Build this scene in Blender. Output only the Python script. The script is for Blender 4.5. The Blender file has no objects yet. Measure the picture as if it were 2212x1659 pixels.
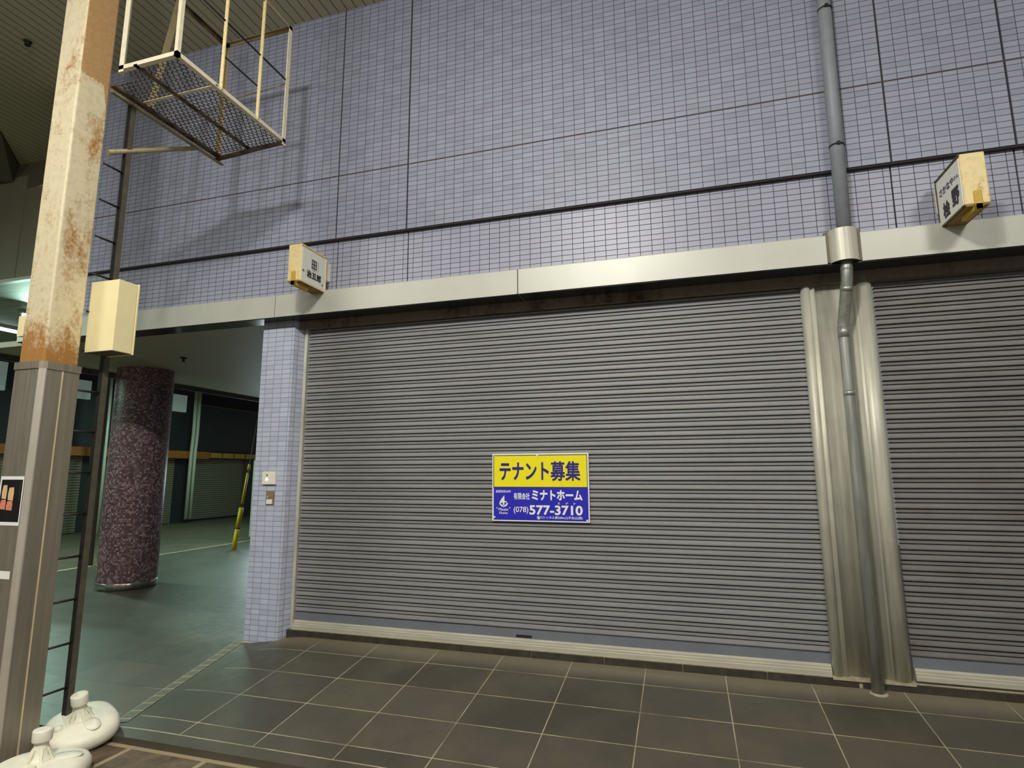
import bpy, bmesh, math, random
from mathutils import Vector, Matrix
random.seed(7)
SC = bpy.context.scene
COL = SC.collection
PI = math.pi

# ------------------------------------------------------------------ camera
def make_camera():
    yaw, pitch, roll = -0.29151, 0.15379, -0.00348
    cy, sy, cp, sp = math.cos(yaw), math.sin(yaw), math.cos(pitch), math.sin(pitch)
    F = Vector((sy * cp, cy * cp, sp)); r = Vector((cy, -sy, 0)); u = r.cross(F)
    R = r * math.cos(roll) + u * math.sin(roll); U = u * math.cos(roll) - r * math.sin(roll)
    cam = bpy.data.cameras.new('camera'); o = bpy.data.objects.new('camera', cam); COL.objects.link(o)
    m = Matrix(((R.x, U.x, -F.x), (R.y, U.y, -F.y), (R.z, U.z, -F.z))).to_4x4()
    m.translation = Vector((3.35506, -4.84134, 1.66389))
    o.matrix_world = m
    cam.sensor_width = 36; cam.sensor_fit = 'HORIZONTAL'; cam.lens = 20.0064
    cam.clip_start = 0.05; cam.clip_end = 200
    SC.camera = o
make_camera()

# ------------------------------------------------------------------ world, lights, exposure
SC.view_settings.view_transform = 'Standard'
SC.view_settings.look = 'None'
SC.view_settings.gamma = 1.0
SC.view_settings.use_curve_mapping = False
SC.view_settings.exposure = -0.28
W = bpy.data.worlds.new('world'); SC.world = W; W.use_nodes = True
bg = W.node_tree.nodes['Background']; bg.inputs[0].default_value = (0.80, 0.84, 0.80, 1); bg.inputs[1].default_value = 0.26

def area(name, loc, size, power, color, direction=(0, 0, -1), size_y=None):
    l = bpy.data.lights.new(name, 'AREA'); l.energy = power; l.color = color
    l.shape = 'RECTANGLE'; l.size = size; l.size_y = size_y or size
    o = bpy.data.objects.new(name, l); COL.objects.link(o); o.location = loc
    o.rotation_euler = Vector(direction).to_track_quat('-Z', 'Y').to_euler()
    return o
WARM = (1.0, 0.985, 0.925)
# arcade fluorescents hung under the roof, over the street in front of the shops
def omni_fill(name, loc, radius, power, color):
    l = bpy.data.lights.new(name, 'POINT'); l.energy = power; l.color = color; l.shadow_soft_size = radius
    o = bpy.data.objects.new(name, l); COL.objects.link(o); o.location = loc; return o
DOWN = (0.0, 0.12, -1.0)
area('arcade_lamp', (2.2, -5.6, 6.0), 1.3, 290, WARM, DOWN, 0.35)
area('arcade_lamp', (6.9, -5.6, 6.0), 1.3, 150, WARM, DOWN, 0.35)
area('arcade_lamp', (-2.9, -5.6, 6.0), 1.3, 140, WARM, DOWN, 0.35)
omni_fill('added_lamp_spill', (2.2, -5.4, 6.05), 0.15, 480, WARM)  # omni fills added to lift the dark ceiling and wall top
omni_fill('added_lamp_spill', (6.9, -5.6, 6.1), 0.15, 120, WARM)
omni_fill('added_lamp_spill', (-2.9, -5.6, 6.1), 0.15, 110, WARM)
# green-white tubes over the side street, and the glow of the vending machine
GREEN = (0.62, 1.0, 0.80)
area('side_street_lamp', (-8.6, 2.6, 4.55), 0.3, 300, GREEN, (0.25, -0.1, -1), 2.2)
area('side_street_lamp', (-9.6, 9.0, 4.55), 0.3, 120, GREEN, (0.1, 0.0, -1), 2.2)
area('side_street_lamp', (-9.6, -2.2, 4.4), 0.3, 160, GREEN, (0.4, 0.1, -1), 2.2)
area('vending_glow', (-6.55, 7.15, 1.45), 0.9, 26, (0.80, 0.95, 1.0), (0.1, -1, -0.15), 0.8)
area('passage_lamp', (-1.3, 2.2, 3.2), 0.25, 7, (0.72, 0.82, 1.0), (0.1, -0.35, -1), 0.25)

# ------------------------------------------------------------------ materials
def srgb(r, g, b):
    f = lambda c: (c / 255 / 12.92) if c / 255 <= 0.04045 else ((c / 255 + 0.055) / 1.055) ** 2.4
    return (f(r), f(g), f(b), 1)
class NT:
    def __init__(s, name):
        s.m = bpy.data.materials.new(name); s.m.use_nodes = True
        s.n = s.m.node_tree.nodes; s.l = s.m.node_tree.links; s.b = s.n['Principled BSDF']
    def add(s, t, **k):
        n = s.n.new(t)
        for a, v in k.items(): setattr(n, a, v)
        return n
    def link(s, a, b): s.l.new(a, b)
    def set(s, sock, v):
        if hasattr(v, 'is_output'): s.l.new(v, sock)
        else: sock.default_value = v
    def math(s, op, a, b=None, c=None):
        n = s.add('ShaderNodeMath', operation=op)
        s.set(n.inputs[0], a)
        if b is not None: s.set(n.inputs[1], b)
        if c is not None: s.set(n.inputs[2], c)
        return n.outputs[0]
    def mix(s, f, a, b):
        n = s.add('ShaderNodeMix', data_type='RGBA')
        s.set(n.inputs[0], f); s.set(n.inputs[6], a); s.set(n.inputs[7], b)
        return n.outputs[2]
    def ramp(s, f, stops):
        n = s.add('ShaderNodeValToRGB'); s.set(n.inputs[0], f)
        e = n.color_ramp.elements
        e[0].position, e[0].color = stops[0]; e[1].position, e[1].color = stops[1]
        for p, c in stops[2:]:
            q = e.new(p); q.color = c
        return n.outputs[0]
    def noise(s, vec, scale, detail=4, rough=0.55):
        n = s.add('ShaderNodeTexNoise'); n.inputs['Scale'].default_value = scale
        n.inputs['Detail'].default_value = detail; n.inputs['Roughness'].default_value = rough
        s.set(n.inputs['Vector'], vec); return n.outputs['Fac']
    def coord(s, kind='Object'):
        return s.add('ShaderNodeTexCoord').outputs[kind]
    def mapping(s, vec, scale=(1, 1, 1), loc=(0, 0, 0), rot=(0, 0, 0)):
        n = s.add('ShaderNodeMapping'); s.set(n.inputs[0], vec)
        n.inputs['Scale'].default_value = scale; n.inputs['Location'].default_value = loc; n.inputs['Rotation'].default_value = rot
        return n.outputs[0]
    def sep(s, vec):
        n = s.add('ShaderNodeSeparateXYZ'); s.set(n.inputs[0], vec); return n.outputs
    def bump(s, h, strength=0.2, dist=0.002):
        n = s.add('ShaderNodeBump'); n.inputs['Strength'].default_value = strength; n.inputs['Distance'].default_value = dist
        s.set(n.inputs['Height'], h); s.link(n.outputs[0], s.b.inputs['Normal'])
    def fin(s, color=None, rough=None, metal=None):
        if color is not None: s.set(s.b.inputs['Base Color'], color)
        if rough is not None: s.set(s.b.inputs['Roughness'], rough)
        if metal is not None: s.set(s.b.inputs['Metallic'], metal)
        return s.m
G0, G1 = (0, 0, 0, 1), (1, 1, 1, 1)

def plain(name, c, rough=0.5, metal=0.0, var=0.12, scale=9.0, emit=None, stretch=(1, 1, 1)):
    t = NT(name); co = t.mapping(t.coord(), stretch)
    f = t.noise(co, scale, 5)
    d = tuple(x * (1 - var) for x in c[:3]) + (1,); l = tuple(min(1, x * (1 + var)) for x in c[:3]) + (1,)
    col = t.ramp(f, [(0.3, d), (0.7, l)])
    t.fin(col, t.math('MULTIPLY_ADD', f, 0.15, rough - 0.07), metal)
    if emit:
        t.b.inputs['Emission Color'].default_value = emit[:3] + (1,); t.b.inputs['Emission Strength'].default_value = emit[3]
    return t.m

def tile_wall(name, base, mortar, w=0.1, h=0.05, joint=0.0027, rough=0.46, spread=0.16, uv=True):
    t = NT(name); co = t.coord('UV')
    br = t.add('ShaderNodeTexBrick', offset=0.0, squash=1.0)
    t.set(br.inputs['Vector'], co)
    for k, v in (('Scale', 1.0), ('Mortar Size', joint), ('Mortar Smooth', 0.25), ('Bias', 0.0), ('Brick Width', w), ('Row Height', h)): br.inputs[k].default_value = v
    cell = t.add('ShaderNodeVectorMath', operation='FLOOR'); t.set(cell.inputs[0], t.mapping(co, (1 / w, 1 / h, 1)))
    wn = t.add('ShaderNodeTexWhiteNoise', noise_dimensions='3D'); t.link(cell.outputs[0], wn.inputs[0])
    d = tuple(x * (1 - spread) for x in base[:3]) + (1,); l = tuple(x * (1 + spread) for x in base[:3]) + (1,)
    pink = (base[0] * 1.05, base[1] * 0.99, base[2] * 1.0, 1)
    col = t.ramp(wn.outputs['Value'], [(0.0, d), (0.3, base), (0.65, l), (0.85, pink), (1.0, base)])
    ob = t.coord('Object')
    grime = t.noise(t.mapping(ob, (1.1, 1, 0.55)), 1.6, 6, 0.6)
    col = t.mix(t.math('MULTIPLY', t.ramp(grime, [(0.45, G0), (0.75, G1)]), 0.22), col, tuple(x * 0.55 for x in base[:3]) + (1,))
    speck = t.noise(ob, 260, 2)
    col = t.mix(t.math('MULTIPLY', speck, 0.16), col, tuple(x * 0.7 for x in base[:3]) + (1,))
    col = t.mix(br.outputs['Fac'], col, mortar)
    t.fin(col, t.math('MULTIPLY_ADD', br.outputs['Fac'], 0.45, rough))
    t.bump(t.math('SUBTRACT', 1.0, br.outputs['Fac']), 0.5, 0.0015)
    return t.m

LAV = srgb(152, 156, 176)
M = {}
M['tile'] = tile_wall('lavender_wall_tile', LAV, srgb(74, 75, 88), spread=0.10)
M['tile_low'] = tile_wall('lavender_wall_tile_lower_band', srgb(160, 162, 182), srgb(54, 54, 66), spread=0.05, rough=0.4)
M['tile_pillar'] = tile_wall('lavender_pillar_tile', srgb(188, 194, 214), srgb(122, 126, 142), spread=0.10)
M['joint'] = plain('black_joint_and_underside_shade', srgb(38, 33, 33), 0.7)
M['joint_brown'] = plain('brown_sealant_joint', srgb(74, 64, 58), 0.7)

def strips(name, base, line, pitch, axis, width=0.10, rough=0.55, wav=0.0, dirt=0.25):
    t = NT(name); ob = t.coord(); x = t.sep(ob)[axis]
    fr = t.math('FRACT', t.math('DIVIDE', t.math('ADD', x, 100.0), pitch))
    gap = t.math('LESS_THAN', fr, width)
    f = t.noise(ob, 1.3, 5)
    col = t.mix(t.math('MULTIPLY', f, dirt), base, tuple(v * 0.5 for v in base[:3]) + (1,))
    col = t.mix(gap, col, line)
    t.fin(col, rough)
    t.bump(t.math('SUBTRACT', 1.0, gap), 0.6, 0.006)
    return t.m
M['ceil'] = strips('olive_ceiling_strips', srgb(192, 184, 154), srgb(84, 78, 60), 0.112, 0, 0.09)
M['ceil_pass'] = strips('ribbed_passage_ceiling', srgb(196, 190, 164), srgb(96, 94, 78), 0.05, 1, 0.30)
M['ceil_street'] = strips('ribbed_side_street_ceiling', srgb(150, 165, 145), srgb(90, 105, 90), 0.3, 1, 0.06)
M['fascia'] = plain('olive_painted_panel', srgb(122, 118, 98), 0.6, 0, 0.08, 2.0)
M['cove'] = plain('dark_olive_cove_paint', srgb(92, 88, 72), 0.7, 0, 0.08, 2.0)
M['dark'] = plain('dark_void_paint', srgb(24, 26, 27), 0.8)
M['alu'] = plain('brushed_cream_aluminium', srgb(194, 194, 184), 0.42, 0.15, 0.04, 3.0)
M['soffit'] = plain('dark_glossy_soffit_sheet', srgb(66, 66, 70), 0.16, 0.6, 0.06, 3)
M['sealant'] = plain('grey_sealant', srgb(120, 112, 98), 0.8)
M['silver'] = plain('silver_bottom_rail_aluminium', srgb(208, 203, 186), 0.36, 0.35, 0.10, 12.0, stretch=(0.3, 3, 3))
M['kerb'] = plain('black_stone_kerb', srgb(62, 56, 47), 0.45, 0, 0.35, 14.0)

def shutter_mat(name, c, dirt=0.4, rust=0.0):
    t = NT(name); ob = t.coord()
    a = t.noise(t.mapping(ob, (0.5, 1, 5.0)), 2.0, 6, 0.65); b = t.noise(t.mapping(ob, (3.0, 1, 30.0)), 3.0, 4)
    col = t.mix(t.math('MULTIPLY', t.ramp(a, [(0.40, G0), (0.72, G1)]), dirt), c, tuple(x * 0.5 for x in c[:3]) + (1,))
    col = t.mix(t.math('MULTIPLY', t.ramp(b, [(0.5, G0), (0.8, G1)]), 0.25), col, srgb(86, 74, 64))
    if rust:
        r = t.noise(t.mapping(ob, (0.9, 1, 2.2)), 1.4, 5, 0.7)
        col = t.mix(t.math('MULTIPLY', t.ramp(r, [(0.5, G0), (0.72, G1)]), rust), col, srgb(84, 58, 46))
    return t.fin(col, 0.5, 0.0)
M['shutter'] = shutter_mat('grey_shutter_slat_paint', srgb(142, 141, 143))
M['shutter2'] = shutter_mat('grey_brown_shutter_slat_paint', srgb(124, 122, 121), 0.5, 0.45)
M['slate_panel'] = plain('blue_grey_shutter_panel', srgb(124, 128, 138), 0.45, 0.2, 0.06, 5)

def steel_mat(name, c, rough=0.28, streak=(6, 6, 0.4), metal=0.9, var=0.14):
    t = NT(name); ob = t.mapping(t.coord(), streak)
    f = t.noise(ob, 4.0, 5, 0.6); g = t.noise(t.coord(), 3.0, 5)
    d = tuple(x * (1 - var * 1.6) for x in c[:3]) + (1,); l = tuple(min(1, x * (1 + var)) for x in c[:3]) + (1,)
    col = t.ramp(f, [(0.3, d), (0.7, l)])
    col = t.mix(t.math('MULTIPLY', t.ramp(g, [(0.5, G0), (0.85, G1)]), 0.3), col, srgb(96, 84, 66))
    return t.fin(col, t.math('MULTIPLY_ADD', f, 0.25, rough - 0.1), metal)
M['stainless'] = steel_mat('stainless_column_sheet', srgb(206, 203, 188), 0.44, metal=0.25)
M['galv'] = steel_mat('galvanised_pipe_zinc', srgb(166, 168, 162), 0.40, (9, 9, 0.6), 0.6, 0.18)
M['clad'] = steel_mat('dull_brown_stainless_cladding', srgb(150, 143, 128), 0.42, (10, 10, 0.35), 0.45, 0.12)
M['clad_bright'] = steel_mat('bright_cladding_corner_strip', srgb(196, 188, 176), 0.35, (10, 10, 0.3), 0.4, 0.08)
M['beige_line'] = plain('beige_cladding_joint_strip', srgb(226, 206, 168), 0.5, 0.2)
M['pipe_paint'] = plain('blue_grey_pipe_paint', srgb(136, 140, 148), 0.48, 0, 0.08, 14)
M['steel_base'] = steel_mat('polished_base_ring_steel', srgb(190, 186, 176), 0.22)

def rusty(name, paint, rust, amount=0.5, scale=6.0, bottom=None, patch=False):
    t = NT(name); ob = t.coord()
    n1 = t.noise(t.mapping(ob, (1, 1, 0.5)), scale, 8, 0.68); n2 = t.noise(ob, scale * 9, 4, 0.6)
    v = t.math('ADD', t.math('MULTIPLY', n1, 0.75), t.math('MULTIPLY', n2, 0.25))
    if bottom:
        z = t.sep(ob)[2]
        k = t.math('MAXIMUM', t.math('MULTIPLY', t.math('SUBTRACT', bottom[0] + bottom[1], z), bottom[2] / bottom[1]), 0.0)
        v = t.math('ADD', v, k)
    lo = 0.72 - amount * 0.35
    mask = t.ramp(v, [(lo, G0), (lo + 0.13, G1)])
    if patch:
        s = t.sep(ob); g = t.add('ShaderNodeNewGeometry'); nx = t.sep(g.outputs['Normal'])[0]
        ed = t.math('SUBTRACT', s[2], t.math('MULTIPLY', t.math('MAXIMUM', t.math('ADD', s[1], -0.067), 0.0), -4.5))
        # tan tone: whole +X face above the platform, running lower along its rear edge
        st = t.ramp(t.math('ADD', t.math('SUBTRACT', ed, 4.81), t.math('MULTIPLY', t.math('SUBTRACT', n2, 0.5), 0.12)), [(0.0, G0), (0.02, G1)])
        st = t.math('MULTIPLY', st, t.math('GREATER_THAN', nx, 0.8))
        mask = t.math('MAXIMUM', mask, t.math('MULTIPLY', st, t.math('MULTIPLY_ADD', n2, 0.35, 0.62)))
    dirt = t.noise(ob, 23, 5, 0.65)
    pc = t.mix(t.math('MULTIPLY', t.ramp(dirt, [(0.45, G0), (0.75, G1)]), 0.5), paint, tuple(x * 0.62 for x in paint[:3]) + (1,))
    rc = t.mix(t.math('MULTIPLY', t.noise(ob, 40, 4), 0.6), rust, tuple(x * 0.45 for x in rust[:3]) + (1,))
    return t.fin(t.mix(mask, pc, rc), t.math('MULTIPLY_ADD', mask, 0.25, 0.5))
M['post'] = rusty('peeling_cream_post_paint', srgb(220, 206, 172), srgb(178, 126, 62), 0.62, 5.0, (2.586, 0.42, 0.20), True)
M['cage'] = rusty('flaking_cream_cage_paint', srgb(232, 222, 194), srgb(150, 104, 58), 0.30, 7)
M['cage_dark'] = rusty('dark_rusty_angle_iron', srgb(104, 88, 66), srgb(66, 44, 28), 0.75, 6)
M['cage_mid'] = rusty('dull_cream_rusty_iron', srgb(158, 144, 110), srgb(104, 74, 46), 0.5, 7)
M['mesh'] = plain('dark_wire_mesh', srgb(84, 78, 70), 0.6, 0.2)
M['sign_edge'] = rusty('rust_edged_cream_sign_steel', srgb(240, 218, 162), srgb(190, 130, 56), 0.42, 9)
M['sign_under'] = rusty('rusty_sign_underside', srgb(150, 118, 52), srgb(92, 62, 26), 0.6, 8)
M['sign_yellow'] = rusty('mustard_sign_channel', srgb(206, 170, 62), srgb(150, 112, 40), 0.3, 9)
M['acrylic'] = plain('white_sign_acrylic', srgb(232, 231, 222), 0.3, 0, 0.03, 6)
M['ladder'] = plain('black_ladder_iron', srgb(44, 42, 40), 0.6, 0.3, 0.3, 20)
M['ladder_side'] = plain('grey_ladder_iron', srgb(92, 86, 74), 0.6, 0.3, 0.2, 20)
M['box'] = plain('cream_enclosure_paint', srgb(240, 226, 176), 0.5, 0, 0.03, 8)
M['ink'] = plain('black_ink', srgb(36, 34, 40), 0.5)
M['ink_navy'] = plain('navy_ink', srgb(30, 34, 90), 0.5)
M['ink_grey'] = plain('grey_ink', srgb(92, 92, 94), 0.5)
M['white'] = plain('white_board', srgb(246, 246, 242), 0.4, 0, 0.02)
M['yellow'] = plain('signal_yellow_print', srgb(250, 236, 24), 0.4, 0, 0.02)
M['blue'] = plain('royal_blue_print', srgb(42, 42, 190), 0.4, 0, 0.03)
M['navy'] = plain('navy_print', srgb(46, 38, 130), 0.4, 0, 0.03)
M['plate'] = plain('ivory_switch_plate', srgb(240, 232, 216), 0.4, 0, 0.02)
M['led'] = plain('blue_white_button', srgb(215, 225, 255), 0.3, 0, 0.02, emit=(0.75, 0.82, 1.0, 0.8))
M['rustplate'] = rusty('corroded_key_plate', srgb(140, 126, 96), srgb(110, 84, 46), 0.6, 30)
M['plastic'] = plain('chalky_white_plastic', srgb(236, 232, 214), 0.5, 0, 0.07, 10)
M['black_print'] = plain('black_poster_print', srgb(26, 25, 26), 0.4)
M['food'] = plain('beige_food_print', srgb(226, 188, 140), 0.5, 0, 0.12, 60)
M['meat'] = plain('pink_food_print', srgb(222, 138, 112), 0.5, 0, 0.25, 60)
M['lintel'] = rusty('rust_streaked_lintel_paint', srgb(120, 112, 98), srgb(70, 52, 42), 0.62, 2.2)
M['orange'] = plain('orange_awning_paint', srgb(168, 104, 40), 0.6, 0, 0.15, 5)
M['lantern'] = plain('amber_awning_panel', srgb(196, 150, 62), 0.5, 0, 0.12, 6)
M['shop_sign'] = plain('pale_shop_sign_panel', srgb(205, 220, 215), 0.4, 0, 0.03, 4, emit=(0.70, 0.92, 0.86, 0.10))
M['dark_panel'] = plain('blue_black_shop_front', srgb(40, 47, 50), 0.55, 0, 0.2, 2)
M['far_shutter'] = strips('far_shutter_slats', srgb(134, 132, 112), srgb(60, 58, 48), 0.075, 2, 0.28)
M['white_pipe'] = plain('white_pvc_pipe', srgb(214, 222, 202), 0.45, 0, 0.05)
M['pole_glow'] = plain('glossy_white_pole', srgb(240, 250, 232), 0.3, 0, 0.02)
M['guy_yellow'] = plain('yellow_guy_wire_sleeve', srgb(236, 196, 40), 0.45, 0, 0.06, 12)
M['vend_body'] = plain('pale_vending_cabinet', srgb(214, 226, 212), 0.4, 0, 0.03)
M['vend_lit'] = plain('lit_vending_window', srgb(225, 240, 240), 0.3, 0, 0.02, emit=(0.86, 1.0, 1.0, 0.9))
M['vend_blue'] = plain('blue_vending_graphic', srgb(90, 150, 200), 0.4, 0, 0.1, emit=(0.3, 0.55, 0.8, 0.25))
M['tube'] = plain('lit_fluorescent_tube', srgb(240, 255, 245), 0.4, 0, 0.01, emit=(0.82, 1.0, 0.90, 6.0))
M['street_brown'] = plain('brown_side_street_paving', srgb(92, 84, 70), 0.5, 0, 0.18, 2.5)
M['mortar'] = plain('rough_pale_mortar', srgb(170, 160, 136), 0.9, 0, 0.2, 18)

def mosaic():
    t = NT('purple_glass_mosaic'); co = t.coord('UV')
    br = t.add('ShaderNodeTexBrick', offset=0.0); t.set(br.inputs['Vector'], co)
    for k, v in (('Scale', 1.0), ('Mortar Size', 0.0016), ('Mortar Smooth', 0.2), ('Brick Width', 0.026), ('Row Height', 0.026)): br.inputs[k].default_value = v
    cell = t.add('ShaderNodeVectorMath', operation='FLOOR'); t.set(cell.inputs[0], t.mapping(co, (1 / 0.026, 1 / 0.026, 1)))
    wn = t.add('ShaderNodeTexWhiteNoise', noise_dimensions='3D'); t.link(cell.outputs[0], wn.inputs[0])
    col = t.ramp(wn.outputs['Value'], [(0.0, srgb(92, 66, 72)), (0.45, srgb(124, 96, 102)), (0.8, srgb(158, 130, 134)), (1.0, srgb(200, 172, 174))])
    # dark grout lines between the mosaic tiles
    col = t.mix(br.outputs['Fac'], col, srgb(58, 46, 48))
    return t.fin(col, 0.4)
M['mosaic'] = mosaic()

def floor_mat():
    t = NT('dark_slate_paving'); co = t.coord('UV'); x, y, _ = t.sep(co)
    def line(v, pitch, off, hw):
        f = t.math('FRACT', t.math('DIVIDE', t.math('ADD', v, 60 * pitch - off + pitch / 2), pitch))
        return t.math('LESS_THAN', t.math('ABSOLUTE', t.math('SUBTRACT', f, 0.5)), hw / pitch)
    nosing = t.math('LESS_THAN', y, -1.485)
    gx = t.math('MULTIPLY', line(x, 0.6, -0.022, 0.0035), t.math('SUBTRACT', 1.0, nosing))
    rows = t.math('MULTIPLY', line(y, 0.398, -0.137, 0.0038), t.math('GREATER_THAN', y, -1.45))
    nose = t.math('LESS_THAN', t.math('ABSOLUTE', t.math('ADD', y, 1.485)), 0.0045)
    g = t.math('MAXIMUM', t.math('MAXIMUM', gx, rows), nose)
    g = t.math('MINIMUM', g, 1.0)
    fade = t.ramp(t.noise(co, 2.4, 5, 0.6), [(0.34, G0), (0.56, G1)])
    g = t.math('MULTIPLY', g, t.math('MULTIPLY_ADD', fade, 0.75, 0.25))
    cell = t.add('ShaderNodeVectorMath', operation='FLOOR')
    t.set(cell.inputs[0], t.mapping(co, (1 / 0.6, 1 / 0.398, 1), (0.022 / 0.6, 0.137 / 0.398, 0)))
    wn = t.add('ShaderNodeTexWhiteNoise', noise_dimensions='3D'); t.link(cell.outputs[0], wn.inputs[0])
    base = t.ramp(wn.outputs['Value'], [(0.0, srgb(70, 65, 56)), (0.5, srgb(78, 73, 63)), (1.0, srgb(88, 83, 72))])
    n1 = t.noise(co, 1.5, 6, 0.62); n2 = t.noise(co, 9, 6, 0.7)
    base = t.mix(t.math('MULTIPLY', t.ramp(n1, [(0.45, G0), (0.72, G1)]), 0.5), base, srgb(102, 97, 80))
    base = t.mix(t.math('MULTIPLY', t.ramp(n2, [(0.55, G0), (0.75, G1)]), 0.35), base, srgb(64, 58, 48))
    dust = t.ramp(t.math('ADD', t.math('MULTIPLY', t.math('ADD', y, 0.12), 3.2), t.math('MULTIPLY', n2, 0.5)), [(0.25, G0), (1.0, G1)])
    g = t.math('MULTIPLY', g, t.math('SUBTRACT', 1.0, t.math('MULTIPLY', t.math('GREATER_THAN', x, -0.72), t.math('LESS_THAN', x, -0.55))))
    right = t.math('GREATER_THAN', x, -0.55)
    base = t.mix(t.math('MULTIPLY', t.math('MULTIPLY', dust, right), 0.55), base, srgb(148, 138, 112))
    left = t.ramp(t.math('MULTIPLY_ADD', x, -1.0, -0.75), [(0.0, G0), (0.3, G1)])
    gcol = t.mix(left, srgb(178, 166, 140), srgb(48, 47, 42))
    base = t.mix(g, base, gcol)
    t.fin(base, t.math('MULTIPLY_ADD', n2, 0.30, 0.28))
    t.b.inputs['Specular IOR Level'].default_value = 0.5
    t.bump(t.math('SUBTRACT', n2, t.math('MULTIPLY', g, 0.6)), 0.25, 0.003)
    return t.m
M['floor'] = floor_mat()
def pavers():
    t = NT('brown_street_pavers'); co = t.coord('UV')
    br = t.add('ShaderNodeTexBrick', offset=0.0); t.set(br.inputs['Vector'], co)
    for k, v in (('Scale', 1.0), ('Mortar Size', 0.022), ('Mortar Smooth', 0.3), ('Brick Width', 0.62), ('Row Height', 0.45)): br.inputs[k].default_value = v
    n = t.noise(co, 6, 6, 0.7)
    a = t.ramp(n, [(0.35, srgb(70, 56, 44)), (0.7, srgb(116, 98, 78))])
    return t.fin(t.mix(br.outputs['Fac'], a, srgb(156, 142, 112)), 0.75)
M['pavers'] = pavers()
M['ticks'] = tile_wall('small_inset_paving_strip', srgb(104, 102, 88), srgb(206, 198, 170), 0.098, 0.118, 0.0045, 0.5, 0.06)

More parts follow.
